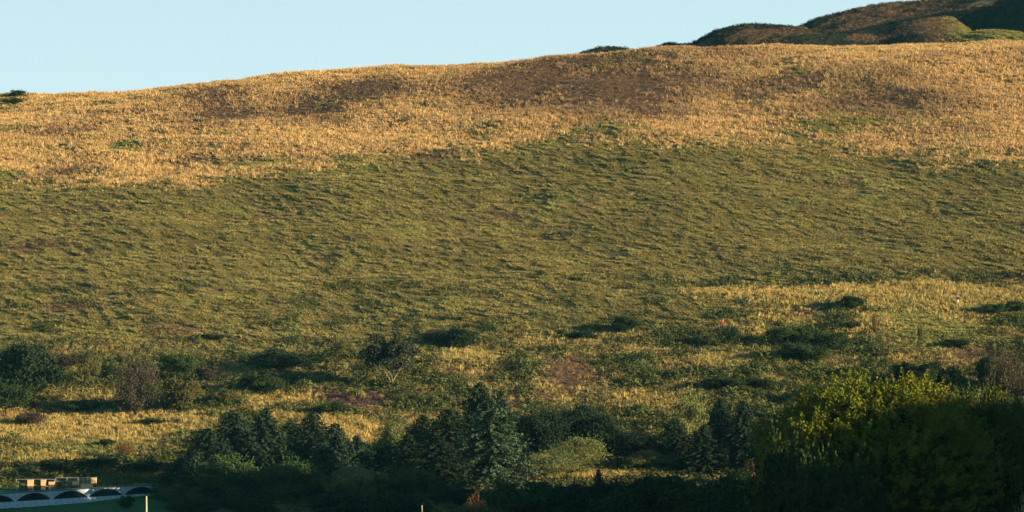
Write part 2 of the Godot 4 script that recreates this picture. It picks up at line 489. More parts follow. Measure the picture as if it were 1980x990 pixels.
# a bare twiggy crown: fans of fine shoots with small dull leaves
func twiggy(sd: int, fans: int, y0: float, wide: float, leaves: int) -> ArrayMesh:
	rng.seed = sd
	var s := Faces.new()
	for i in fans:
		var an := rng.randf() * TAU
		var k := sqrt(rng.randf())
		var lift := rng.randf()
		var a := Vector3(cos(an) * 0.04 * k, y0 + 0.45 * lift * rng.randf(), sin(an) * 0.04 * k)
		var to := Vector3(cos(an) * wide * 0.5 * k, lerpf(0.14 + 0.1 * k, 1.0, lift) * (1.0 - 0.18 * k * k), sin(an) * wide * 0.5 * k * 1.0)
		var q := a.lerp(to, 0.5) + Vector3(cos(an), -0.3, sin(an)) * 0.06 * k
		s.tube(a, q, 0.006, 0.004, 3, Color(0.8, 0.75, 0.7))
		s.tube(q, to, 0.004, 0.002, 3, Color(0.8, 0.75, 0.7))
		for j in leaves:
			var u := rng.randf()
			var p: Vector3 = (a.lerp(q, u) if j % 3 == 0 else q.lerp(to, u)) + ball() * 0.055
			s.leaf(p, (ball() + Vector3(0, 0.3, 0)).normalized(), ball() + Vector3(0, 0.6, 0), rng.randf_range(0.03, 0.055), rng.randf_range(0.012, 0.022), Color(1, 1, 1) * rng.randf_range(0.6, 1.35))
	return s.mesh()

func protos() -> void:
	for i in 3: meshes["oak%d" % i] = leafy(100 + i, 48, 10500, 0.042, 0.62, 0.14, 1.0, 1.0)
	for i in 3: meshes["shrub%d" % i] = leafy(140 + i, 30, 5600, 0.056, 0.55, -0.02, 0.98, 1.0, 1.25, 0.35)
	for i in 2: meshes["willow%d" % i] = leafy(160 + i, 48, 9000, 0.046, 0.38, 0.0, 1.0, 1.0, 1.0, 0.45)
	for i in 2: meshes["pine%d" % i] = leafy(180 + i, 44, 9500, 0.058, 0.28, 0.04, 1.0, 1.0, 1.05, 0.3, 0.45)
	for i in 4: meshes["spruce%d" % i] = spruce(200 + i, 33 + i, 1.15 + 0.06 * (i % 2), 0.03, 0.30, 0.20 + 0.05 * i)
	for i in 2: meshes["twiggy%d" % i] = twiggy(220 + i, 140, 0.06, 1.0, 52)
	for i in 2: meshes["slim%d" % i] = leafy(240 + i, 24, 3000, 0.050, 0.5, 0.05, 1.0, 1.0, 1.0, 0.2, 0.3)
	for i in 2: meshes["dome%d" % i] = leafy(170 + i, 60, 13000, 0.030, 0.5, -0.05, 1.0, 1.0, 1.0, 0.4)
	meshes["birch0"] = leafy(260, 40, 7600, 0.044, 0.55, 0.22, 1.0, 1.0, 0.95, 0.2)
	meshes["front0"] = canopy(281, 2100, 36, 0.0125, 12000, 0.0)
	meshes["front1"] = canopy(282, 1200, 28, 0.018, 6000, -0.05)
	for i in 2: meshes["limbs%d" % i] = limbs(300 + i, 0.25, 0.022, 9, 1.0)
	meshes["stem0"] = limbs(310, 0.15, 0.016, 8, 1.3)
	meshes["mast0"] = limbs(312, 0.55, 0.012, 0, 1.0)
	meshes["fork0"] = limbs(314, 0.08, 0.017, 7, 0.9, true)

func leaf_mat(c: Color, back := 0.5) -> StandardMaterial3D:
	return mat("leaf%.3f_%.3f_%.3f_%.2f" % [c.r, c.g, c.b, back], c, 0.75, back, true)

var bark: StandardMaterial3D
var pale_bark: StandardMaterial3D
var turn_seed := 0

# one plant: what it is, where its middle, its top and its foot are in the photograph (or how far off it stands), its width there
func plant(called: String, shape: String, px: float, top: float, wide: float, foot: float, tint: Color, label: String, category: String, group := "", far := 0.0) -> void:
	var d := far
	if far <= 0.0:
		d = meet(px, foot).y
	var x := wx(px, d)
	var y := height(x, d) - 0.05
	var tall := maxf(wy(top, d) - y, 0.4)
	turn_seed += 1
	var o := thing(called, label, category, Vector3(x, y, -d), fmod(turn_seed * 2.399, TAU), group)
	var w := wide * K * d
	o.scale = Vector3(w, tall, w)
	var small: bool = category in ["shrub", "bush"]
	var fam := shape.rstrip("0123456789")
	var wood: String = {"spruce": "mast0", "birch": "fork0", "slim": "mast0", "shrub": "stem0", "dome": "stem0", "willow": "stem0", "twiggy": "stem0", "front": "limbs0"}.get(fam, "limbs1")
	if fam == "birch": o.rotation.y = 0.25
	part("stem" if small else "trunk", meshes[wood], pale_bark if fam == "birch" else bark, o)
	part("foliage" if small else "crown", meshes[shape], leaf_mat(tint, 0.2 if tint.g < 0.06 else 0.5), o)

# ------------------------------------------------------------------ a body as one smooth surface
# bones: [from, to, radius, radius]; joined with a smooth minimum on a grid and meshed with one vertex per crossed cell
func flesh(s: Faces, bones: Array, cell: float, blend: float, col: Color) -> void:
	var lo := Vector3.ONE * 1e9
	var hi := -lo
	for b in bones:
		for k in 2:
			var r: float = b[2 + k] + blend + cell * 2.0
			lo = lo.min(b[k] - Vector3.ONE * r)
			hi = hi.max(b[k] + Vector3.ONE * r)
	var nx := int((hi.x - lo.x) / cell) + 2
	var ny := int((hi.y - lo.y) / cell) + 2
	var nz := int((hi.z - lo.z) / cell) + 2
	var fld := PackedFloat32Array()
	fld.resize(nx * ny * nz)
	fld.fill(1.0)
	for b in bones:
		var a: Vector3 = b[0]
		var ab: Vector3 = b[1] - a
		var l2 := maxf(ab.length_squared(), 1e-9)
		var reach: float = maxf(b[2], b[3]) + blend + cell * 2.0
		var p0 := ((a.min(b[1]) - Vector3.ONE * reach - lo) / cell).floor()
		var p1 := ((a.max(b[1]) + Vector3.ONE * reach - lo) / cell).ceil()
		for iz in range(maxi(int(p0.z), 0), mini(int(p1.z), nz - 1) + 1):
			for iy in range(maxi(int(p0.y), 0), mini(int(p1.y), ny - 1) + 1):
				for ix in range(maxi(int(p0.x), 0), mini(int(p1.x), nx - 1) + 1):
					var p := lo + Vector3(ix, iy, iz) * cell
					var t := clampf((p - a).dot(ab) / l2, 0.0, 1.0)
					var q: float = (p - a - ab * t).length() - lerpf(b[2], b[3], t)
					var at := (iz * ny + iy) * nx + ix
					var o := fld[at]
					var h := clampf(0.5 + 0.5 * (o - q) / blend, 0.0, 1.0)
					fld[at] = lerpf(o, q, h) - blend * h * (1.0 - h)
	var ids := {}
	var sy := nx
	var sz := nx * ny
	var offs := [0, 1, sy, sy + 1, sz, sz + 1, sz + sy, sz + sy + 1]
	var base := s.v.size()
	for iz in nz - 1:
		for iy in ny - 1:
			for ix in nx - 1:
				var at := iz * sz + iy * sy + ix
				var inside := 0
				for o in offs:
					if fld[at + o] < 0.0: inside += 1
				if inside == 0 or inside == 8: continue
				var sum := Vector3.ZERO
				var cnt := 0
				for e in 12:
					var ax := e / 4
					var m := e % 4
					var c0 := Vector3i.ZERO
					if ax == 0: c0 = Vector3i(0, m & 1, m >> 1)
					elif ax == 1: c0 = Vector3i(m & 1, 0, m >> 1)
					else: c0 = Vector3i(m & 1, m >> 1, 0)
					var i0 := at + c0.z * sz + c0.y * sy + c0.x
					var i1: int = i0 + [1, sy, sz][ax]
					var f0 := fld[i0]
					var f1 := fld[i1]
					if (f0 < 0.0) == (f1 < 0.0): continue
					var p := Vector3(c0)
					p[ax] += f0 / (f0 - f1)
					sum += p
					cnt += 1
				ids[at] = s.v.size()
				s.v.append(lo + (Vector3(ix, iy, iz) + sum / cnt) * cell)
				var g := Vector3(fld[at + 1] - fld[at], fld[at + sy] - fld[at], fld[at + sz] - fld[at])
				s.n.append(g.normalized() if g.length() > 1e-7 else Vector3.UP)
				s.c.append(col)
	for at in ids:
		for ax in 3:
			var st: int = [1, sy, sz][ax]
			var u: int = [sy, sz, 1][ax]
			var w: int = [sz, 1, sy][ax]
			var f0 := fld[at]
			var f1 := fld[at + st]
			if (f0 < 0.0) == (f1 < 0.0): continue
			if not (ids.has(at - u) and ids.has(at - w) and ids.has(at - u - w)): continue
			var q := [ids[at], ids[at - u], ids[at - u - w], ids[at - w]]
			if f0 < 0.0: q.reverse()
			for k in [0, 1, 2, 0, 2, 3]: s.f.append(q[k])

func hand_bones(wrist: Vector3, dir: Vector3, palm_out: Vector3, side: float) -> Array:
	var across := dir.cross(palm_out).normalized() * side
	var knuckle := wrist + dir * 0.085
	var out := [[wrist, knuckle + across * 0.018, 0.022, 0.019], [wrist, knuckle - across * 0.02, 0.022, 0.017]]
	var lens := [0.070, 0.080, 0.075, 0.058]
	for i in 4:
		var b := knuckle + across * (0.027 - 0.018 * i)
		var bend := dir
		var p := b
		for j in 3:
			bend = (bend + palm_out * 0.33).normalized()
			var q: Vector3 = p + bend * lens[i] * [0.45, 0.32, 0.23][j]
			out.append([p, q, 0.0095 - j * 0.0008, 0.0088 - j * 0.0008])
			p = q
	var th := wrist + dir * 0.025 + across * 0.022
	var t1 := th + (dir * 0.6 + across * 0.7 + palm_out * 0.25).normalized() * 0.04
	var t2 := t1 + (dir * 0.85 + across * 0.25 + palm_out * 0.4).normalized() * 0.032
	out.append([th, t1, 0.013, 0.0105])
	out.append([t1, t2, 0.0105, 0.0085])
	return out

# j: joints in metres above the feet, facing +z
func person(label: String, at: Vector3, turn: float, j: Dictionary, top_c: Color, leg_c: Color, cap_c: Color, long_legs: bool) -> void:
	var o := thing("person", label, "person", at, turn)
	var skin := Color(0.50, 0.29, 0.20)
	var s := Faces.new()
	var hip: Vector3 = j.hip
	var chest: Vector3 = j.chest
	var neck: Vector3 = j.neck
	var head: Vector3 = j.head
	var bones := [[hip, hip.lerp(chest, 0.5), 0.125, 0.115], [hip.lerp(chest, 0.5), chest, 0.115, 0.135], [chest, neck, 0.12, 0.055], [neck, head - Vector3(0, 0.05, 0), 0.055, 0.055]]
	for sd in ["l", "r"]:
		var sg := -1.0 if sd == "l" else 1.0
		bones.append([chest + Vector3(0, 0.06, 0), j["sh" + sd], 0.085, 0.06])
		bones.append([j["sh" + sd], j["el" + sd], 0.052, 0.041])
		bones.append([j["el" + sd], j["wr" + sd], 0.041, 0.029])
		bones.append([hip + Vector3(sg * 0.09, -0.02, 0), j["kn" + sd], 0.092, 0.058])
		bones.append([j["kn" + sd], j["an" + sd], 0.058, 0.038])
	flesh(s, bones, 0.022, 0.04, skin)
	# the head on a finer grid: skull, jaw, nose, ears
	var f: Vector3 = j.face
	var r := f.cross(Vector3.UP).normalized()
	flesh(s, [[head + Vector3(0, 0.03, 0) - f * 0.015, head + Vector3(0, 0.045, 0) + f * 0.01, 0.088, 0.082], [head + f * 0.03 - Vector3(0, 0.04, 0), head + f * 0.045 - Vector3(0, 0.075, 0), 0.062, 0.042], [head + f * 0.085 + Vector3(0, 0.012, 0), head + f * 0.106 - Vector3(0, 0.022, 0), 0.011, 0.017],
		[head + r * 0.083 + Vector3(0, 0.02, 0), head + r * 0.083 - Vector3(0, 0.02, 0), 0.013, 0.011], [head - r * 0.083 + Vector3(0, 0.02, 0), head - r * 0.083 - Vector3(0, 0.02, 0), 0.013, 0.011], [head - Vector3(0, 0.05, 0) - f * 0.01, neck, 0.055, 0.055]], 0.009, 0.018, skin)
	for sd in ["l", "r"]:
		var dir: Vector3 = (j["wr" + sd] - j["el" + sd]).normalized()
		flesh(s, hand_bones(j["wr" + sd], dir, (Vector3(0, 0, 1) - dir * dir.z).normalized(), -1.0 if sd == "l" else 1.0), 0.005, 0.008, skin)
	part("body", s.mesh(), mat("skin", Color.WHITE, 0.6, 0.0, true), o)
	var e := Faces.new()
	for sg in [-1.0, 1.0]:
		var ey := Faces.new()
		flesh(ey, [[head + f * 0.083 + r * 0.032 * sg + Vector3(0, 0.022, 0), head + f * 0.084 + r * 0.033 * sg + Vector3(0, 0.022, 0), 0.011, 0.011]], 0.005, 0.004, Color(0.04, 0.03, 0.03))
		part("eye", ey.mesh(), mat("skin", Color.WHITE), o)
	flesh(e, [[head + f * 0.088 - r * 0.02 - Vector3(0, 0.058, 0), head + f * 0.088 + r * 0.02 - Vector3(0, 0.058, 0), 0.007, 0.007]], 0.004, 0.004, Color(0.25, 0.08, 0.07))
	part("mouth", e.mesh(), mat("skin", Color.WHITE), o)
	var t := Faces.new()
	var tb := [[hip, hip.lerp(chest, 0.5), 0.142, 0.13], [hip.lerp(chest, 0.5), chest, 0.13, 0.15], [chest, neck - Vector3(0, 0.03, 0), 0.135, 0.066]]
	for sd in ["l", "r"]:
		tb.append([chest + Vector3(0, 0.06, 0), j["sh" + sd], 0.10, 0.074])
		tb.append([j["sh" + sd], j["el" + sd], 0.068, 0.056])
		tb.append([j["el" + sd], j["el" + sd].lerp(j["wr" + sd], 0.85), 0.056, 0.044])
	flesh(t, tb, 0.022, 0.04, Color.WHITE)
	part("jacket", t.mesh(), mat("top" + label, top_c, 0.85), o)
	var g := Faces.new()
	var gb := [[hip + Vector3(-0.05, 0, 0), hip + Vector3(0.05, 0, 0), 0.13, 0.13]]
	for sd in ["l", "r"]:
		var sg := -1.0 if sd == "l" else 1.0
		gb.append([hip + Vector3(sg * 0.09, -0.02, 0), j["kn" + sd], 0.106, 0.076])
		if long_legs: gb.append([j["kn" + sd], j["kn" + sd].lerp(j["an" + sd], 0.92), 0.074, 0.058])
	flesh(g, gb, 0.022, 0.035, Color.WHITE)
	part("trousers" if long_legs else "shorts", g.mesh(), mat("leg" + label, leg_c, 0.85), o)
	var c := Faces.new()
	flesh(c, [[head + Vector3(0, 0.06, 0) - f * 0.02, head + Vector3(0, 0.07, 0) + f * 0.012, 0.090, 0.084], [head + Vector3(0, 0.075, 0) + f * 0.06, head + Vector3(0, 0.062, 0) + f * 0.15, 0.03, 0.012]], 0.010, 0.02, Color.WHITE)
	part("cap", c.mesh(), mat("cap" + label, cap_c, 0.8), o)
	for sd in ["l", "r"]:
		var sh := Faces.new()
		var an: Vector3 = j["an" + sd]
		flesh(sh, [[an + Vector3(0, 0.02, 0), an - Vector3(0, 0.035, 0), 0.05, 0.048], [an + Vector3(0, -0.04, -0.02), an + Vector3(0, -0.045, 0.15), 0.045, 0.036]], 0.012, 0.02, Color.WHITE)
		part("shoe", sh.mesh(), mat("shoe", Color(0.06, 0.05, 0.045), 0.7), o)

# ------------------------------------------------------------------ the ground sheet
func axis(fine0: float, fine1: float, step: float, before: Array, after: Array) -> PackedFloat32Array:
	var out := PackedFloat32Array()
	for b in before: out.append(b)
	var n := int(round((fine1 - fine0) / step))
	for i in n + 1: out.append(fine0 + i * step)
	for b in after: out.append(b)
	return out

func ground() -> void:
	var xs := axis(GX0, GX0 + (GW - 1) * GS, GS, [-6000, -3500, -2000, -1200, -800, -550, -400, -320, -270, -235, -210, -192, -180, -173], [172, 177, 183, 190, 197, 205, 213, 222, 232, 245, 265, 300, 360, 460, 640, 950, 1500, 2500, 4000, 6000])
	var near := []
	for v in [-5000, -3000, -1800, -1000, -600, -350, -200, -120, -60, -20]: near.append(v)
	var q := 0.0
	while q < GD0 - 1.0:
		near.append(q)
		q += 7.5
	var ds := axis(GD0, GD0 + (GH - 1) * GS, GS, near, [1436, 1446, 1460, 1480, 1510, 1560, 1640, 1760, 1950, 2300, 2900, 4000, 6000])
	var w := xs.size()
	var v := PackedVector3Array()
	var n := PackedVector3Array()
	var c := PackedColorArray()
	var f := PackedInt32Array()
	for dd in ds:
		for x in xs:
			var gi := int(round((x - GX0) / GS))
			var gj := int(round((dd - GD0) / GS))
			var inside := gi >= 0 and gj >= 0 and gi < GW and gj < GH and absf(GX0 + gi * GS - x) < 0.01 and absf(GD0 + gj * GS - dd) < 0.01
			var h := grid[gj * GW + gi] if inside else land(x, dd)
			v.append(Vector3(x, h, -dd))
			n.append(Vector3.UP)
			c.append(tone[gj * GW + gi] if inside else (Color(0.07, 0.075, 0.028) if dd < 780.0 else Color(0.16, 0.12, 0.045)))
	for jj in ds.size() - 1:
		for ii in w - 1:
			var a := jj * w + ii
			for t in [a, a + w, a + w + 1, a, a + w + 1, a + 1]: f.append(t)
	for jj in ds.size():
		for ii in w:
			var a := jj * w + ii
			var l := v[jj * w + maxi(ii - 1, 0)]
			var r := v[jj * w + mini(ii + 1, w - 1)]
			var u := v[maxi(jj - 1, 0) * w + ii]
			var o := v[mini(jj + 1, ds.size() - 1) * w + ii]
			n[a] = (r - l).cross(o - u).normalized()
	var arr := []
	arr.resize(Mesh.ARRAY_MAX)
	arr[Mesh.ARRAY_VERTEX] = v
	arr[Mesh.ARRAY_NORMAL] = n
	arr[Mesh.ARRAY_COLOR] = c
	arr[Mesh.ARRAY_INDEX] = f
	var m := ArrayMesh.new()
	m.add_surface_from_arrays(Mesh.PRIMITIVE_TRIANGLES, arr)
	var g := StandardMaterial3D.new()
	g.vertex_color_use_as_albedo = true
	g.albedo_texture = noise_tex(0.02, 0.62, 1.0, 5)
	g.uv1_triplanar = true
	g.uv1_world_triplanar = true
	g.uv1_scale = Vector3.ONE * 0.09
	g.roughness = 0.95
	g.metallic_specular = 0.15
	var o := MeshInstance3D.new()
	o.name = "ground"
	o.mesh = m
	o.material_override = g
	add_child(o)
	o.set_meta("kind", "structure")
	tag(o, "moorland hillside and valley floor under rough grass and heather", "ground")

# ------------------------------------------------------------------ ground cover, scattered over the slope
func tuft(sd: int, blades: int, tall: float, wide: float, lean: float) -> ArrayMesh:
	rng.seed = sd
	var s := Faces.new()
	for i in blades:
		var a := rng.randf() * TAU
		var r := sqrt(rng.randf()) * 0.32
		var p := Vector3(cos(a) * r, -0.05, sin(a) * r)
		var q := p + Vector3(cos(a) * lean * rng.randf_range(0.3, 1.2), tall * rng.randf_range(0.6, 1.0), sin(a) * lean * rng.randf_range(0.3, 1.2)) + ball() * 0.06
		var side := Vector3(rng.randf_range(-1, 1), 0, rng.randf_range(-1, 1)).normalized() * wide * rng.randf_range(0.7, 1.3) * 0.5
		var g := rng.randf_range(0.75, 1.2)
		s.tri(p - side, p + side, q, Color(g, g, g) * 0.9, Color(g, g, g) * 1.1)
	return s.mesh()

func dome(sd: int, leaves: int, long: float, slim: float, tall: float) -> ArrayMesh:
	rng.seed = sd
	var s := Faces.new()
	for i in leaves:
		var q := ball()
		q.y = absf(q.y)
		var p := Vector3(q.x * 0.5, q.y * tall, q.z * 0.5) * rng.randf_range(0.7, 1.05)
		var nn := (q + ball() * 0.6).normalized()
		s.leaf(p, nn, q.cross(Vector3.UP) + ball() * 0.8 + Vector3(0, 0.5, 0), long * rng.randf_range(0.7, 1.3), long * slim, Color(1, 1, 1) * rng.randf_range(0.75, 1.25))
	return s.mesh()

func strew(called: String, label: String, mesh: Mesh, kinds: Array, count: int, size0: float, size1: float, tall: float, vary: float, sd: int, d0: float, d1: float, squash := 0.0, rows := false) -> void:
	rng.seed = sd
	var buf := PackedFloat32Array()
	buf.resize(count * 16)
	var n := 0
	var want := PackedByteArray()
	want.resize(16)
	for k in kinds: want[k] = 1
	var tries := 0
	while n < count and tries < count * 14:
		tries += 1
		var d := sqrt(lerpf(d0 * d0, d1 * d1, rng.randf()))
		var x := (rng.randf() * 2.0 - 1.0) * (0.1052 * d * 1.16 + 8.0)
		var stray := 6.0 if rng.randf() < 0.16 else 1.6
		var i := int((x + rng.randf_range(-stray, stray) - GX0) / GS + 0.5)
		var j := int((d + rng.randf_range(-stray, stray) * 1.4 - GD0) / GS + 0.5)
		if i < 0 or j < 0 or i >= GW or j >= GH: continue
		var a := j * GW + i
		if want[cover[a]] == 0: continue
		var lump := streak(x, d) * 1.25 if rows else n_fine.get_noise_2d(x * 4.0, d * 3.0)
		if lump < -0.05 and rng.randf() < squash: continue
		var c := tone[a]
		if size1 > 3.0: c = TONES[SCRUB]
		var s := rng.randf_range(size0, size1) * (1.0 + lump * 0.5)
		var an := rng.randf() * TAU
		var k := 1.0 + rng.randf_range(-vary, vary)
		if rng.randf() < 0.11 and not rows: k *= 0.55
		if rows: k *= 1.0 + lump * 0.24
		var warm := rng.randf_range(-0.12, 0.12)
		var h := s * tall * rng.randf_range(0.7, 1.3)
		var b := n * 16
		var ca := cos(an) * s
		var sa := sin(an) * s
		buf[b] = ca
		buf[b + 2] = sa
		buf[b + 3] = x
		buf[b + 1] = h * (rng.randf_range(-0.35, 0.35) if rows else rng.randf_range(-0.35, 0.22))
		buf[b + 5] = h
		buf[b + 9] = h * rng.randf_range(-0.25, 0.25)
		buf[b + 7] = height(x, d) + (lump * 0.15 if rows else 0.0)
		buf[b + 8] = -sa
		buf[b + 10] = ca
		buf[b + 11] = -d
		buf[b + 12] = c.r * k * (1.0 + warm)
		buf[b + 13] = c.g * k
		buf[b + 14] = c.b * k * (1.0 - warm)
		buf[b + 15] = 1.0
		n += 1
	buf.resize(n * 16)
	var mm := MultiMesh.new()
	mm.transform_format = MultiMesh.TRANSFORM_3D
	mm.use_colors = true
	mm.mesh = mesh
	mm.instance_count = n
	mm.buffer = buf
	var o := MultiMeshInstance3D.new()
	o.name = called
	o.multimesh = mm
	add_child(o)
	tag(o, label, "ground cover", "", "stuff")

# ------------------------------------------------------------------ built things
func one(called: String, parent: Node3D, lo: Vector3, hi: Vector3, m: Material) -> MeshInstance3D:
	var s := Faces.new()
	s.box(lo, hi)
	return part(called, s.mesh(), m, parent)

func arcade() -> void:
	# runs from near left to far right; local +x along the front, local +z out of the front
	var a := Vector3(wx(-42, 730.0), 0, -730.0)
	var b := Vector3(wx(306, 763.0), 0, -763.0)
	var run := (b - a).length()
	var dir := (b - a).normalized()
	var y := 2.35
	var o := thing("arcade_building", "long low pale concrete building with a row of wide shallow arches above the lawn", "building", Vector3(a.x, y, a.z), atan2(-dir.z, dir.x))
	var pale := mat("pale_concrete", Color(0.54, 0.66, 0.70), 0.8)
	var pale2 := mat("pale_plinth", Color(0.64, 0.76, 0.80), 0.8)
	var glass := mat("dark_glass", Color(0.012, 0.016, 0.018), 0.25)
	for m in [pale, pale2]:
		m.albedo_texture = noise_tex(0.012, 0.72, 1.0, 8, 256)
		m.uv1_triplanar = true
		m.uv1_scale = Vector3(0.35, 0.9, 0.35)
	one("plinth", o, Vector3(0, -1.6, -0.2), Vector3(run, 0.52, 0.35), pale2)
	var n := 5
	var w := run / n
	var top := 1.78
	var s := Faces.new()
	var steps := 22
	for i in n:
		var x0 := w * i
		var half := w * 0.5 - 0.16
		for k in steps:
			var u0 := -1.0 + 2.0 * k / steps
			var u1 := -1.0 + 2.0 * (k + 1) / steps
			var y0 := 0.52 + 1.14 * (sqrt(maxf(0.0, 1.7 - u0 * u0)) - sqrt(0.7)) / (sqrt(1.7) - sqrt(0.7))
			var y1 := 0.52 + 1.14 * (sqrt(maxf(0.0, 1.7 - u1 * u1)) - sqrt(0.7)) / (sqrt(1.7) - sqrt(0.7))
			var xa := x0 + w * 0.5 + u0 * half
			var xb := x0 + w * 0.5 + u1 * half
			s.quad(Vector3(xa, y0, 0), Vector3(xb, y1, 0), Vector3(xb, top, 0), Vector3(xa, top, 0), Vector3.BACK, Color.WHITE)
			s.quad(Vector3(xa, y0, 0), Vector3(xb, y1, 0), Vector3(xb, y1, -0.4), Vector3(xa, y0, -0.4), Vector3.DOWN, Color.WHITE)
		s.box(Vector3(x0, 0.52, -0.4), Vector3(x0 + 0.16, top, 0))
		s.box(Vector3(x0 + w - 0.16, 0.52, -0.4), Vector3(x0 + w, top, 0))
	part("arched_wall", s.mesh(), pale, o)
	for i in n:
		one("window", o, Vector3(w * i + 0.17, 0.53, -0.46), Vector3(w * (i + 1) - 0.17, 1.72, -0.41), glass)
		for k in 3:
			var xm := w * (i + 0.25 * (k + 1))
			one("mullion", o, Vector3(xm - 0.03, 0.53, -0.405), Vector3(xm + 0.03, 1.55 if k == 1 else 1.3, -0.37), mat("mullion", Color(0.03, 0.04, 0.045)))
	one("roof", o, Vector3(-0.1, top, -2.6), Vector3(run + 0.1, top + 0.07, 0.03), mat("roof_edge", Color(0.08, 0.09, 0.085), 0.9))
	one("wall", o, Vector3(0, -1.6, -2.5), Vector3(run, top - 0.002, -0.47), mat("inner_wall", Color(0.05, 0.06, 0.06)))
	# the terrace on the bank behind: sheds of warm cream render, brown stone wall, railings
	var cream := mat("cream_render", Color(0.72, 0.44, 0.22), 0.8)
	var stone := mat("brown_stone", Color(0.10, 0.075, 0.06), 0.95)
	var steel := mat("grey_steel", Color(0.30, 0.32, 0.33), 0.5)
	var td := 768.0
	var yb := height(wx(110, td), td)
	var deck := thing("terrace_wall", "low brown stone terrace wall behind the arched building under the railings", "wall", Vector3(wx(110, td), 0, -td))
	var y0 := wy(951, td)
	var blocks := [[36, 70, 940, 951], [70, 78, 943, 951], [79, 101, 942, 951], [101, 128, 941, 951], [132, 155, 940, 951]]
	for q in blocks:
		one("stone_block", deck, Vector3(wx(q[0], td) - wx(110, td), yb - 1.0, -1.2), Vector3(wx(q[1], td) - wx(110, td) - 0.02, wy(q[2], td), -0.6 - 0.03 * (int(q[0]) % 4)), stone)
	var cubes := [[53, 64, 928, 940, "square cream rendered cabin, leftmost on the terrace"], [79, 88, 928, 939, "narrow cream rendered cabin with a sloping top, second on the terrace"], [94, 105, 932, 937, "long low cream box in the middle of the terrace"],
		[140, 151, 931, 938, "small cream box left of the big cream wall"], [156, 178, 936, 949, "broad cream wall under the right hand railing"], [176, 186, 924, 936, "tall cream pillar at the right end of the railing"]]
	for q in cubes:
		var dd := td - 1.0 if q[0] != 156 else td - 2.0
		var h: float = wy(q[2], dd) - wy(q[3], dd)
		var wq: float = (q[1] - q[0]) * K * dd
		var cb := thing("cream_box", q[4], "cabin", Vector3(wx(q[0], dd), wy(q[3], dd), -dd))
		var bb := Faces.new()
		bb.box(Vector3(0, 0, -0.9), Vector3(wq, h, 0))
		part("wall", bb.mesh(), cream, cb)
		one("roof", cb, Vector3(-0.03, h, -0.95), Vector3(wq + 0.03, h + 0.06, 0.04), mat("cap_stone", Color(0.35, 0.27, 0.2)))
		var down: float = wy(q[3], dd) - height(wx(q[0], dd), dd)
		if down > 0.0: one("base", cb, Vector3(0.03, -down - 0.6, -0.85), Vector3(wq - 0.03, 0, -0.03), stone)
	railing("long grey steel railing along the left part of the terrace", 32, 106, 926, 939, td, 4, 1)
	railing("tall thin grey railing posts in the middle of the terrace", 108, 151, 923, 940, td, 3, 2)
	railing("short grey mesh railing with three bars above the cream wall", 153, 178, 922.5, 935.5, td - 1.2, 4, 3)

func railing(label: String, p0: float, p1: float, top: float, low: float, d: float, posts: int, rails: int) -> void:
	var steel := mat("grey_steel", Color(0.30, 0.32, 0.33), 0.5)
	var o := thing("railing", label, "railing", Vector3(wx(p0, d), wy(low, d), -d))
	var run := (p1 - p0) * K * d
	var h := wy(top, d) - wy(low, d)
	var foot := wy(low, d) - height(wx(p0, d), d) + 0.4
	for i in posts:
		var x := run * i / (posts - 1.0)
		one("post", o, Vector3(x - 0.04, -foot, -0.04), Vector3(x + 0.04, h, 0.04), steel)
	for i in rails:
		var y := h - 0.03 - i * (h / rails) * 0.8
		one("rail", o, Vector3(-0.05, y - 0.05, -0.025), Vector3(run + 0.05, y, 0.025), steel)

func low_shed() -> void:
	var d := 784.0
	var o := thing("low_shed", "low flat roofed grey shed with a small white end behind the arched building", "shed", Vector3(wx(196, d), 0, -d))
	var run := 51 * K * d
	var y := wy(930.0, d)
	var g := height(wx(220, d), d) - 0.6
	one("wall", o, Vector3(0.1, g, -2.4), Vector3(run - 0.1, y - 0.3, -0.1), mat("shed_wall", Color(0.10, 0.12, 0.13)))
	one("roof", o, Vector3(0, y - 0.3, -2.6), Vector3(run * 0.84, y, 0.05), mat("shed_roof", Color(0.34, 0.42, 0.46), 0.6))
	one("white_panel", o, Vector3(run * 0.842, y - 0.36, -2.6), Vector3(run, y + 0.04, 0.06), mat("white_panel", Color(0.8, 0.8, 0.8), 0.6))

func pole(px: float, top: float, d: float, r: float, label: String) -> void:
	var x := wx(px, d)
	var g := height(x, d)
	var o := thing("wooden_post", label, "post", Vector3(x, g, -d))
	var h := wy(top, d) - g
	var s := Faces.new()
	for i in 6: s.tube(Vector3(0.01 * sin(i * 1.7), h * i / 6.0 - (0.3 if i == 0 else 0.0), 0), Vector3(0.01 * sin((i + 1) * 1.7), h * (i + 1) / 6.0, 0), r * (1.0 - 0.03 * i), r * (0.97 - 0.03 * i), 10, grey(0.85, 1.05))
	part("shaft", s.mesh(), mat("pale_wood", Color(0.62, 0.52, 0.30), 0.8, 0.0, true), o)
	var c := Faces.new()
	c.tube(Vector3(0, h, 0), Vector3(0, h + 0.06, 0), r * 0.84, r * 0.3, 10, Color.WHITE)
	part("cap", c.mesh(), mat("pale_wood_cap", Color(0.5, 0.42, 0.26), 0.8), o)

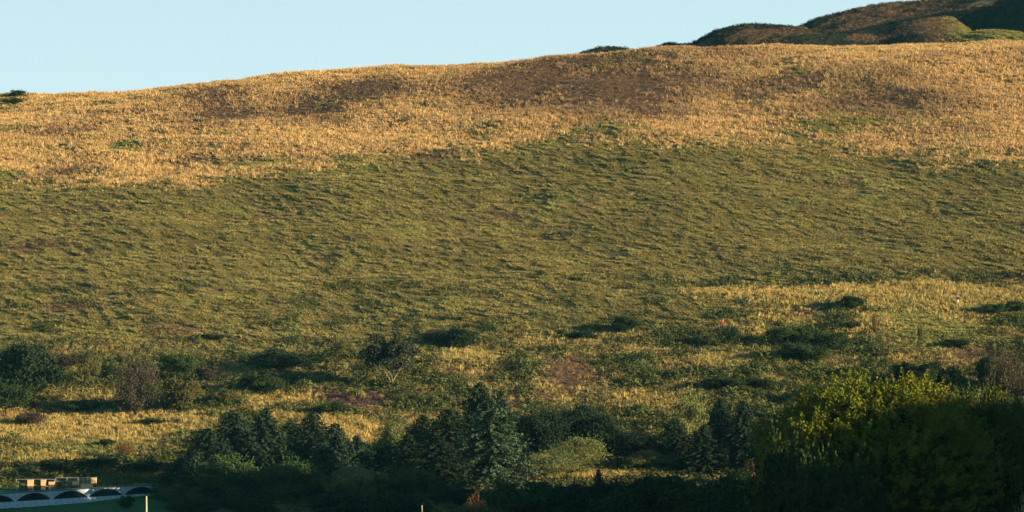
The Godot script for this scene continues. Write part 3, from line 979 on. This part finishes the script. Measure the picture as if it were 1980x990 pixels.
# ------------------------------------------------------------------
func _ready() -> void:
	var cam := Camera3D.new()
	cam.name = "camera"
	cam.position = Vector3(0, EYE, 0)
	cam.fov = rad_to_deg(2.0 * atan(990.0 * K / 2.0))
	cam.near = 1.0
	cam.far = 9000.0
	add_child(cam)
	cam.current = true

	var sky := ProceduralSkyMaterial.new()
	sky.sky_top_color = lin(0.034, 0.105, 0.165)
	sky.sky_horizon_color = lin(0.265, 0.35, 0.365)
	sky.sky_curve = 0.16
	sky.ground_bottom_color = lin(0.03, 0.03, 0.015)
	sky.ground_horizon_color = lin(0.12, 0.14, 0.13)
	sky.sun_angle_max = 1.0
	var env := Environment.new()
	env.background_mode = Environment.BG_SKY
	env.sky = Sky.new()
	env.sky.sky_material = sky
	env.tonemap_mode = Environment.TONE_MAPPER_LINEAR
	env.tonemap_exposure = 2.7
	env.fog_enabled = true
	env.fog_density = 0.000018
	env.fog_light_color = Color(0.50, 0.88, 1.0)
	env.sdfgi_enabled = true
	env.ssao_enabled = true
	env.ssil_enabled = true
	var we := WorldEnvironment.new()
	we.name = "environment"
	we.environment = env
	add_child(we)

	var sun := DirectionalLight3D.new()
	sun.name = "sun"
	sun.light_color = Color(1.0, 0.90, 0.74)
	sun.light_energy = 1.6
	sun.light_angular_distance = 0.5
	sun.shadow_enabled = true
	add_child(sun)
	sun.look_at_from_position(SUN * 100.0, Vector3.ZERO, Vector3.UP)

	n_big.seed = 11
	n_big.frequency = 0.018
	n_big.fractal_octaves = 2
	n_mid.seed = 12
	n_mid.frequency = 0.075
	n_mid.fractal_octaves = 2
	n_fine.seed = 13
	n_fine.frequency = 0.19
	n_fine.fractal_octaves = 2
	n_patch.seed = 14
	n_patch.frequency = 0.03
	n_patch.fractal_octaves = 3

	n_streak.seed = 15
	n_streak.frequency = 1.0
	n_streak.fractal_octaves = 2
	grid.resize(GW * GH)
	cover.resize(GW * GH)
	tone.resize(GW * GH)
	for jj in GH:
		for ii in GW:
			grid[jj * GW + ii] = land(GX0 + ii * GS, GD0 + jj * GS)
	lay_cover()
	ground()
	var grass_m := mat("grass_cover", Color.WHITE, 0.85, 0.5, true)
	var bush_m := mat("bush_cover", Color.WHITE, 0.9, 0.3, true)
	var t1 := tuft(41, 15, 0.9, 0.16, 0.30)
	t1.surface_set_material(0, grass_m)
	var t2 := tuft(42, 15, 0.55, 0.20, 0.5)
	t2.surface_set_material(0, grass_m)
	var t3 := dome(43, 22, 0.26, 0.5, 0.5)
	t3.surface_set_material(0, bush_m)
	var t4 := dome(44, 26, 0.24, 0.6, 0.62)
	t4.surface_set_material(0, bush_m)
	var t6 := dome(46, 150, 0.13, 0.6, 0.62)
	t6.surface_set_material(0, bush_m)
	var t5 := dome(45, 26, 0.34, 0.35, 0.55)
	t5.surface_set_material(0, grass_m)
	strew("golden_grass", "dry golden moor grass over the upper slope and the bright banks", t1, [GOLD, YELLOW, BANK], 275000, 0.3, 1.0, 0.9, 0.28, 51, 760, 1180, 0.3)
	strew("olive_grass", "olive green rough grass and bracken across the middle of the hillside", t2, [OLIVE, BRIGHT], 325000, 0.40, 0.95, 0.8, 0.16, 52, 850, 1265, 0.25, true)
	strew("bracken", "olive green bracken and low brush on the lower slope", t5, [OLIVE, BRIGHT], 75000, 0.5, 1.2, 0.9, 0.28, 55, 760, 890, 0.3)
	strew("heather", "brown and pinkish heather in patches on the slope", t3, [BROWN, PINK, DARK], 120000, 0.5, 1.15, 0.95, 0.4, 53, 770, 1340, 0.2)
	strew("low_scrub", "low dark green gorse and bramble scrub on the lower slope and far ridge", t4, [SCRUB], 60000, 0.7, 1.7, 0.95, 0.34, 54, 700, 940, 0.2)

	strew("thicket", "taller dark scrub bushes crowded on the lower slope", t6, [SCRUB], 2200, 1.6, 3.4, 0.75, 0.45, 56, 770, 905, 0.8)
	bark = mat("bark", Color(0.085, 0.062, 0.045), 0.95)
	pale_bark = mat("pale_bark", Color(0.26, 0.21, 0.14), 0.8)
	protos()
	arcade()
	low_shed()
	pole(283, 960, 500, 0.10, "pale wooden post standing by itself in front of the lawn and arches")
	pole(816, 978, 500, 0.07, "thin pale wooden post rising below the dark spruces")
	trees()
	walkers()

const DK := Color(0.024, 0.038, 0.017)      # dark evergreen
const BL := Color(0.028, 0.048, 0.026)      # blue-green spruce
const MG := Color(0.050, 0.076, 0.024)      # mid green leaf
const LG := Color(0.200, 0.215, 0.075)      # pale green leaf
const YG := Color(0.190, 0.190, 0.030)      # yellow-green leaf
const RB := Color(0.085, 0.070, 0.046)      # red-brown twigs
const RU := Color(0.260, 0.130, 0.055)      # russet leaf
const OL := Color(0.110, 0.105, 0.035)      # olive leaf

func trees() -> void:
	# the left foot of the hill
	plant("pine_tree", "oak0", 48, 662, 150, 788, DK, "broad dark evergreen tree at the left edge of the slope", "tree")
	plant("pine_tree", "oak1", 12, 736, 100, 812, MG * 0.8, "lower green tree in front of the broad dark evergreen at the left edge", "tree")
	plant("sapling", "slim0", 172, 668, 46, 757, OL, "slender olive sapling between the left evergreen and the brown bare tree", "tree")
	plant("bare_tree", "twiggy0", 265, 680, 96, 802, RB, "upright reddish brown twiggy tree on the left slope", "tree")
	plant("round_tree", "oak2", 342, 680, 76, 744, MG, "small round green tree right of the reddish brown twiggy tree", "tree")
	plant("shrub", "shrub0", 402, 704, 58, 740, RB * 0.7, "dull brownish shrub beside the small round green tree", "shrub")
	plant("shrub", "shrub1", 205, 704, 42, 735, DK, "dark shrub half hidden left of the reddish brown tree", "shrub")
	plant("shrub", "shrub2", 125, 680, 60, 712, RB * 0.8, "brownish shrub just behind the left evergreen tree", "shrub")
	plant("shrub", "shrub1", 345, 728, 90, 792, OL * 0.8, "olive thicket below the small round green tree", "shrub")
	plant("shrub", "shrub0", 150, 772, 90, 798, MG * 0.9, "low green bramble at the top of the yellow bank", "shrub")
	plant("shrub", "shrub2", 430, 745, 60, 785, OL, "olive shrub above the left group of spruces", "shrub")
	plant("gorse_bush", "shrub1", 505, 720, 84, 764, MG * 0.75, "broad dark gorse bush on the slope above the spruce tops", "bush")
	plant("gorse_bush", "shrub2", 545, 668, 110, 716, DK, "wide dark gorse bush at the foot of the open slope with a long shadow", "bush")
	plant("sapling", "slim1", 661, 655, 40, 697, OL, "small lone sapling between the wide dark gorse and the birch", "tree")
	plant("birch_tree", "birch0", 757, 640, 120, 748, Color(0.044, 0.046, 0.024), "forked birch with pale trunk and dark open crown", "tree")
	plant("shrub", "shrub0", 600, 690, 70, 706, DK, "dark low shrub right of the wide dark gorse bush", "shrub")
	plant("gorse_bush", "shrub0", 885, 630, 84, 678, DK, "dark gorse bush right of the birch at the edge of the open slope", "bush")
	plant("heather_bush", "shrub2", 848, 632, 60, 668, RB * 0.8, "brown heather bush touching the dark gorse right of the birch", "bush")
	plant("gorse_bush", "shrub1", 1208, 609, 54, 647, DK, "dark gorse bush in the middle of the slope left of the red walker", "bush")
	plant("shrub", "shrub1", 1125, 640, 60, 658, DK * 1.1, "low dark shrub on the bank between two dark gorse bushes", "shrub")
	plant("shrub", "shrub0", 400, 645, 62, 660, DK * 1.1, "flat dark shrub alone low on the open slope at the left", "shrub")
	plant("shrub", "shrub2", 640, 772, 70, 802, MG * 0.8, "green shrub at the left edge of the pink heather", "shrub")
	plant("russet_bush", "twiggy1", 243, 848, 40, 895, RU * 0.7, "small russet bush on the yellow bank above the hedges", "bush")
	plant("shrub", "shrub1", 205, 848, 34, 866, DK, "small dark green shrub on the yellow bank left of the russet bush", "shrub")
	plant("shrub", "shrub0", 60, 795, 56, 824, RB, "brown shrub at the left end of the yellow bank", "shrub")
	plant("shrub", "shrub2", 300, 805, 60, 822, MG * 0.9, "low green shrub on the right part of the yellow bank", "shrub")
	plant("hedge_bush", "shrub0", 135, 884, 110, 0, MG * 0.75, "dark hedge bush with a lit top behind the terrace", "bush", "", 792)
	plant("hedge_bush", "shrub1", 205, 882, 90, 0, MG * 0.6, "dark hedge bush left of the russet bush behind the grey shed", "bush", "", 793)
	plant("hedge_bush", "shrub2", 300, 884, 110, 0, DK * 0.9, "dark hedge bush between the grey shed and the spruces", "bush", "", 793)
	plant("hedge_bush", "shrub1", 60, 906, 80, 0, MG * 0.7, "low hedge bush at the left end behind the terrace", "bush", "", 790)
	plant("shrub", "shrub0", 243, 956, 32, 0, DK * 0.7, "small dark shrub standing in front of the fourth arch", "shrub", "", 735)
	# the left group of spruces
	var g1 := "spruces of the left group"
	plant("spruce_tree", "spruce0", 352, 884, 138, 0, BL * 0.9, "short spruce at the left end of the left spruce group", "tree", g1, 757)
	plant("spruce_tree", "spruce1", 402, 826, 184, 0, BL, "spruce second from left in the left spruce group", "tree", g1, 766)
	plant("spruce_tree", "spruce2", 452, 796, 184, 0, BL, "spruce third from left with a broad top in the left spruce group", "tree", g1, 780)
	plant("spruce_tree", "spruce3", 514, 786, 146, 0, BL * 0.9, "narrow pointed spruce, tallest of the left spruce group", "tree", g1, 768)
	plant("spruce_tree", "spruce0", 562, 814, 138, 0, BL, "low spruce in the gap of the left spruce group", "tree", g1, 786)
	plant("spruce_tree", "spruce1", 604, 794, 146, 0, BL, "pointed spruce right of the gap in the left spruce group", "tree", g1, 772)
	plant("spruce_tree", "spruce2", 648, 816, 138, 0, BL * 1.1, "lighter spruce near the right end of the left spruce group", "tree", g1, 766)
	plant("spruce_tree", "spruce3", 690, 840, 115, 0, BL, "last short spruce at the right end of the left spruce group", "tree", g1, 770)
	plant("spruce_tree", "spruce2", 380, 872, 120, 0, BL * 0.9, "low spruce in the front row at the left of the left spruce group", "tree", g1, 752)
	plant("spruce_tree", "spruce1", 430, 852, 130, 0, BL, "low broad spruce in the front row below the broad topped one", "tree", g1, 753)
	plant("spruce_tree", "spruce0", 486, 846, 120, 0, BL * 0.9, "low spruce in the front row left of the tallest left spruce", "tree", g1, 755)
	plant("spruce_tree", "spruce3", 545, 856, 130, 0, BL * 0.9, "low spruce in the front row below the gap", "tree", g1, 752)
	plant("spruce_tree", "spruce2", 625, 854, 130, 0, BL, "low spruce in the front row at the right of the left spruce group", "tree", g1, 754)
	plant("round_tree", "oak0", 722, 862, 130, 0, DK * 0.9, "dark round tree between the two spruce groups", "tree", "", 778)
	plant("round_tree", "oak1", 695, 898, 140, 0, LG * 0.8, "round tree with lit yellow green top under the left spruces", "tree", "", 742)
	plant("round_tree", "oak2", 440, 884, 130, 0, MG * 1.2, "dark leafy tree in front of the left spruces near the arches", "tree", "", 744)
	plant("round_tree", "oak0", 565, 888, 140, 0, MG * 1.2, "dark leafy tree in front of the middle of the left spruces", "tree", "", 742)
	plant("shrub", "shrub2", 352, 928, 90, 0, MG, "dark leafy shrub beside the right end of the arched building", "shrub", "", 738)
	plant("willow_bush", "willow0", 762, 812, 76, 0, LG * 0.75, "pale green willow between the two spruce groups", "bush", "", 802)
	plant("willow_bush", "willow1", 742, 842, 56, 0, LG * 0.65, "lower pale willow in front of the pale green willow", "bush", "", 796)
	# the middle group
	var g2 := "spruces of the middle group"
	plant("spruce_tree", "spruce1", 928, 736, 146, 0, DK * 1.1, "dark spruce with a blunt top behind the big lit spruce", "tree", g2, 800)
	plant("spruce_tree", "spruce3", 968, 752, 107, 0, BL, "slim green spruce right behind the big lit spruce", "tree", g2, 797)
	plant("spruce_tree", "spruce2", 948, 770, 200, 0, Color(0.056, 0.088, 0.044), "big lit blue green spruce in the middle", "tree", g2, 772)
	plant("spruce_tree", "spruce0", 868, 788, 184, 0, DK * 0.9, "tall dark spruce left of the big lit spruce", "tree", g2, 784)
	plant("spruce_tree", "spruce1", 818, 800, 134, 0, DK * 0.9, "dark spruce second left of the big lit spruce", "tree", g2, 792)
	plant("spruce_tree", "spruce3", 790, 838, 128, 0, DK * 0.85, "dark pointed spruce at the left end of the middle group", "tree", g2, 772)
	plant("spruce_tree", "spruce2", 848, 842, 199, 0, DK * 0.85, "broad low dark spruce in front of the middle group", "tree", g2, 764)
	plant("round_tree", "oak1", 795, 900, 120, 0, MG, "dark leafy tree below the left end of the middle spruces", "tree", "", 742)
	plant("round_tree", "oak2", 880, 940, 110, 0, DK * 1.1, "dark leafy tree below the big lit spruce", "tree", "", 730)
	plant("russet_tree", "twiggy1", 921, 942, 42, 0, RU * 0.6, "pointed russet little tree at the bottom edge", "tree", "", 500)
	# right of the middle
	var g3 := "dark rounded pines behind the willows"
	plant("pine_tree", "pine0", 1046, 790, 116, 0, BL * 0.75, "left dark rounded pine above the willow bushes", "tree", g3, 803)
	plant("pine_tree", "pine1", 1112, 778, 120, 0, BL * 0.75, "highest dark rounded pine above the willow bushes", "tree", g3, 806)
	plant("pine_tree", "pine0", 1168, 798, 100, 0, BL * 0.7, "dark rounded pine third from left above the willow bushes", "tree", g3, 803)
	plant("pine_tree", "pine1", 1226, 838, 110, 0, BL * 0.6, "low dark pine at the right end above the dry grass strip", "tree", g3, 800)
	plant("willow_bush", "dome0", 1112, 842, 128, 0, LG * 0.8, "large lit willow bush above the strip of dry grass", "bush", "", 793)
	plant("willow_bush", "dome1", 1056, 872, 118, 0, LG * 0.95, "lower lit willow bush in front of the large willow", "bush", "", 788)
	plant("russet_bush", "twiggy0", 1010, 896, 30, 0, RU * 0.7, "small russet bush at the left end of the dry grass strip", "bush", "", 785)
	plant("russet_bush", "twiggy1", 1034, 902, 30, 0, RU * 0.6, "second small russet bush beside the lit willow", "bush", "", 784)
	plant("bushy_conifer", "spruce0", 1157, 906, 44, 0, DK * 0.9, "little dark conifer in front of the dry grass strip", "tree", "", 700)
	plant("leafy_bush", "dome0", 1246, 868, 78, 0, LG * 0.75, "lit green bush at the right end of the dry grass strip", "bush", "", 794)
	plant("leafy_bush", "dome1", 1312, 876, 86, 0, LG * 0.65, "lit grey green bush second right of the dry grass strip", "bush", "", 795)
	plant("leafy_bush", "dome0", 1360, 894, 66, 0, LG * 0.6, "low lit bush third right of the dry grass strip", "bush", "", 792)
	plant("sapling", "slim0", 1394, 862, 40, 0, LG * 0.7, "thin lit sapling in front of the dark spruces at right", "tree", "", 790)
	plant("leafy_bush", "shrub0", 1424, 904, 60, 0, MG * 0.9, "green bush left of the red bush", "bush", "", 772)
	plant("red_bush", "shrub1", 1450, 897, 20, 0, Color(0.26, 0.12, 0.08), "tiny red leaved bush beside the big front tree", "bush", "", 772)
	plant("leafy_bush", "shrub2", 1456, 915, 90, 0, MG * 0.8, "dark green bush in front of the tiny red bush", "bush", "", 764)
	plant("tall_tree", "slim1", 1336, 754, 70, 0, LG * 0.8, "tall narrow pale green tree left of the right hand spruces", "tree", "", 812)
	var g4 := "spruces behind the big front tree"
	plant("spruce_tree", "spruce1", 1394, 768, 106, 0, BL * 0.9, "pointed spruce right of the tall narrow pale tree", "tree", g4, 800)
	plant("spruce_tree", "spruce2", 1438, 772, 106, 0, BL * 0.9, "thin topped spruce left of the big front tree", "tree", g4, 796)
	plant("spruce_tree", "spruce0", 1304, 806, 99, 0, BL * 0.8, "dark spruce left of the tall narrow pale tree", "tree", g4, 798)
	plant("spruce_tree", "spruce3", 1360, 820, 118, 0, BL * 0.7, "broad dark spruce below the tall narrow pale tree", "tree", g4, 790)
	plant("spruce_tree", "spruce2", 1478, 806, 113, 0, BL * 0.75, "dark spruce half hidden by the big front tree", "tree", g4, 788)
	plant("round_tree", "oak1", 1600, 742, 90, 0, DK, "dark tree hidden behind the left side of the big front tree", "tree", "", 842)
	# the right slope
	plant("shrub", "shrub0", 1752, 694, 46, 750, DK, "dark upright shrub, leftmost of three above the big front tree", "shrub")
	plant("shrub", "shrub1", 1798, 696, 66, 756, DK, "broad dark shrub, middle of three above the big front tree", "shrub")
	plant("shrub", "shrub2", 1836, 700, 46, 758, DK * 0.9, "dark upright shrub, rightmost of three above the big front tree", "shrub")
	plant("bare_tree", "twiggy1", 1950, 670, 110, 768, RB * 0.9, "wide brown twiggy tree at the right edge of the slope", "tree")
	plant("shrub", "shrub0", 1908, 684, 46, 750, DK, "dark shrub beside the wide brown twiggy tree", "shrub")
	plant("gorse_bush", "shrub1", 1646, 570, 52, 602, DK, "dark gorse bush on the yellow grass bench", "bush")
	plant("gorse_bush", "shrub2", 1652, 617, 30, 640, DK, "small dark gorse bush below the yellow grass bench", "bush")
	plant("gorse_bush", "shrub0", 1925, 586, 50, 608, MG, "green gorse bush right of the walker in the white cap", "bush")
	plant("gorse_bush", "shrub1", 1965, 580, 44, 606, MG * 1.2, "green bush at the right edge beyond the walker in the white cap", "bush")
	plant("leaning_tree", "slim0", 1412, 628, 46, 678, DK, "small dark leaning tree below the red walker", "tree")
	plant("russet_sapling", "twiggy0", 1691, 598, 13, 648, Color(0.15, 0.10, 0.05), "thin russet sapling on the bright green scrub", "tree")
	plant("sapling", "slim1", 1780, 620, 14, 690, OL, "spindly olive sapling below the walker in the white cap", "tree")
	var g5 := "gorse of the dark thicket"
	plant("gorse_bush", "shrub0", 1510, 632, 60, 668, MG * 0.8, "upper left gorse bush of the dark thicket right of the red walker", "bush", g5)
	plant("gorse_bush", "shrub2", 1570, 632, 76, 672, MG * 0.75, "upper middle gorse bush of the dark thicket", "bush", g5)
	plant("gorse_bush", "shrub1", 1620, 640, 56, 684, MG * 0.8, "right gorse bush of the dark thicket", "bush", g5)
	plant("gorse_bush", "shrub1", 1540, 660, 70, 700, MG * 0.85, "lower gorse bush of the dark thicket", "bush", g5)
	plant("gorse_bush", "shrub0", 1575, 668, 60, 706, MG * 0.9, "lowest gorse bush of the dark thicket", "bush", g5)
	plant("shrub", "shrub2", 1400, 722, 90, 752, MG * 0.7, "low green shrub on the slope below the leaning tree", "shrub")
	plant("shrub", "shrub0", 1475, 728, 80, 752, MG * 0.75, "second low green shrub right below the leaning tree", "shrub")
	plant("shrub", "shrub1", 1640, 708, 60, 736, DK * 1.1, "dark shrub above the left side of the big front tree", "shrub")
	plant("tree_stump", "slim1", 1513, 740, 10, 764, RB * 0.6, "thin dark stump on the dry patch left of the big front tree", "stump")
	plant("shrub", "shrub1", 1848, 655, 60, 672, DK * 1.2, "flat dark shrub below the walker in the white cap", "shrub")
	# the skyline at the left
	plant("shrub", "shrub0", 30, 173, 34, 188, MG * 0.8, "dark green shrub on the skyline at the far left", "shrub")
	plant("shrub", "shrub2", 22, 186, 44, 202, MG * 0.8, "low green shrub just under the skyline at the far left", "shrub")
	# the near shade along the bottom
	var g6 := "shaded trees along the bottom edge"
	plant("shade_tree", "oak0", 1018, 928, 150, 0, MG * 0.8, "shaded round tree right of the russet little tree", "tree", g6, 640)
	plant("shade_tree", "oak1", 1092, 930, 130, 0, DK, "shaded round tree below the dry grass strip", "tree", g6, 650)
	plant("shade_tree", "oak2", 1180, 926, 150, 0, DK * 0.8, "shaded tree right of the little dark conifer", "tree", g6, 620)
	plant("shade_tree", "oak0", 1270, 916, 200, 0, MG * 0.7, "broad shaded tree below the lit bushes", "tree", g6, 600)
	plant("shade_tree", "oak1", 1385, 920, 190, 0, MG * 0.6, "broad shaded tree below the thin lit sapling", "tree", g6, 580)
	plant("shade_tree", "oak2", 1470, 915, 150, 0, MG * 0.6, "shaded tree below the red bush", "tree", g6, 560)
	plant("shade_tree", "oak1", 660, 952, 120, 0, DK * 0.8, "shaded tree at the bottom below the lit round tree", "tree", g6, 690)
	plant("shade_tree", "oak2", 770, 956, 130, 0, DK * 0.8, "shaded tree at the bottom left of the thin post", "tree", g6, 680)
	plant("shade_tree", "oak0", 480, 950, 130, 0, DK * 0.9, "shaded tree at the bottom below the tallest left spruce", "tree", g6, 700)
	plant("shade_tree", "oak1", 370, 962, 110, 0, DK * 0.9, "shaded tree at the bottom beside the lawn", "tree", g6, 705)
	# the big tree near the camera, at the right
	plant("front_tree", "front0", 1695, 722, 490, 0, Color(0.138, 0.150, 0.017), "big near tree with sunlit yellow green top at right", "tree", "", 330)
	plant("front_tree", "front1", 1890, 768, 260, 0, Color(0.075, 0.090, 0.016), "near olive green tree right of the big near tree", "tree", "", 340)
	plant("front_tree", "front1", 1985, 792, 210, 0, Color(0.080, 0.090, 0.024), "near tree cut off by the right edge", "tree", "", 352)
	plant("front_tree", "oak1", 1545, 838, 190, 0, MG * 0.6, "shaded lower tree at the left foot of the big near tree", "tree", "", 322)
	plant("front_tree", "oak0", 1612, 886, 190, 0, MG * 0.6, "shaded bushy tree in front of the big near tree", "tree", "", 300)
	plant("sapling", "slim0", 1872, 728, 44, 0, MG, "leafy shoot rising behind the right side of the big near tree", "tree", "", 420)
	plant("willow_bush", "willow0", 1920, 742, 50, 0, LG * 0.5, "dim green willow behind the near olive green tree", "bush", "", 470)
	plant("willow_bush", "willow1", 1962, 748, 70, 0, LG * 0.45, "dim green willow at the right edge behind the near trees", "bush", "", 470)
	plant("shrub", "shrub0", 1982, 960, 40, 0, LG, "small pale shrub in the bottom right corner", "shrub", "", 230)

func walkers() -> void:
	var a := meet(1852, 594)
	person("walker in a white cap and dark top with pale trousers on the yellow bench", Vector3(a.x, height(a.x, a.y) + 0.02, -a.y), 0.5, {
		"hip": Vector3(0, 0.93, 0), "chest": Vector3(0, 1.28, 0.02), "neck": Vector3(0, 1.48, 0.02), "head": Vector3(0, 1.63, 0.04), "face": Vector3(0, 0, 1),
		"shl": Vector3(-0.19, 1.40, 0.01), "ell": Vector3(-0.25, 1.12, -0.08), "wrl": Vector3(-0.23, 0.90, 0.04), "shr": Vector3(0.19, 1.40, 0.01), "elr": Vector3(0.25, 1.13, 0.03), "wrr": Vector3(0.22, 0.95, 0.20),
		"knl": Vector3(-0.12, 0.50, 0.14), "anl": Vector3(-0.15, 0.09, 0.20), "knr": Vector3(0.12, 0.49, -0.02), "anr": Vector3(0.15, 0.11, -0.25)},
		Color(0.03, 0.03, 0.06), Color(0.75, 0.58, 0.46), Color(0.8, 0.78, 0.72), true)
	var b := meet(1396, 639)
	person("walker in a bright red jacket leaning forward on the slope", Vector3(b.x, height(b.x, b.y) + 0.02, -b.y), 1.1, {
		"hip": Vector3(0, 0.92, -0.02), "chest": Vector3(0, 1.25, 0.12), "neck": Vector3(0, 1.43, 0.2), "head": Vector3(0, 1.57, 0.26), "face": Vector3(0, -0.2, 0.98),
		"shl": Vector3(-0.19, 1.36, 0.15), "ell": Vector3(-0.24, 1.10, 0.22), "wrl": Vector3(-0.18, 1.05, 0.44), "shr": Vector3(0.19, 1.36, 0.15), "elr": Vector3(0.25, 1.12, 0.05), "wrr": Vector3(0.23, 0.92, 0.17),
		"knl": Vector3(-0.11, 0.52, 0.2), "anl": Vector3(-0.12, 0.14, 0.12), "knr": Vector3(0.11, 0.49, 0.02), "anr": Vector3(0.13, 0.09, -0.14)},
		Color(0.55, 0.08, 0.07), Color(0.05, 0.045, 0.05), Color(0.75, 0.42, 0.28), true)
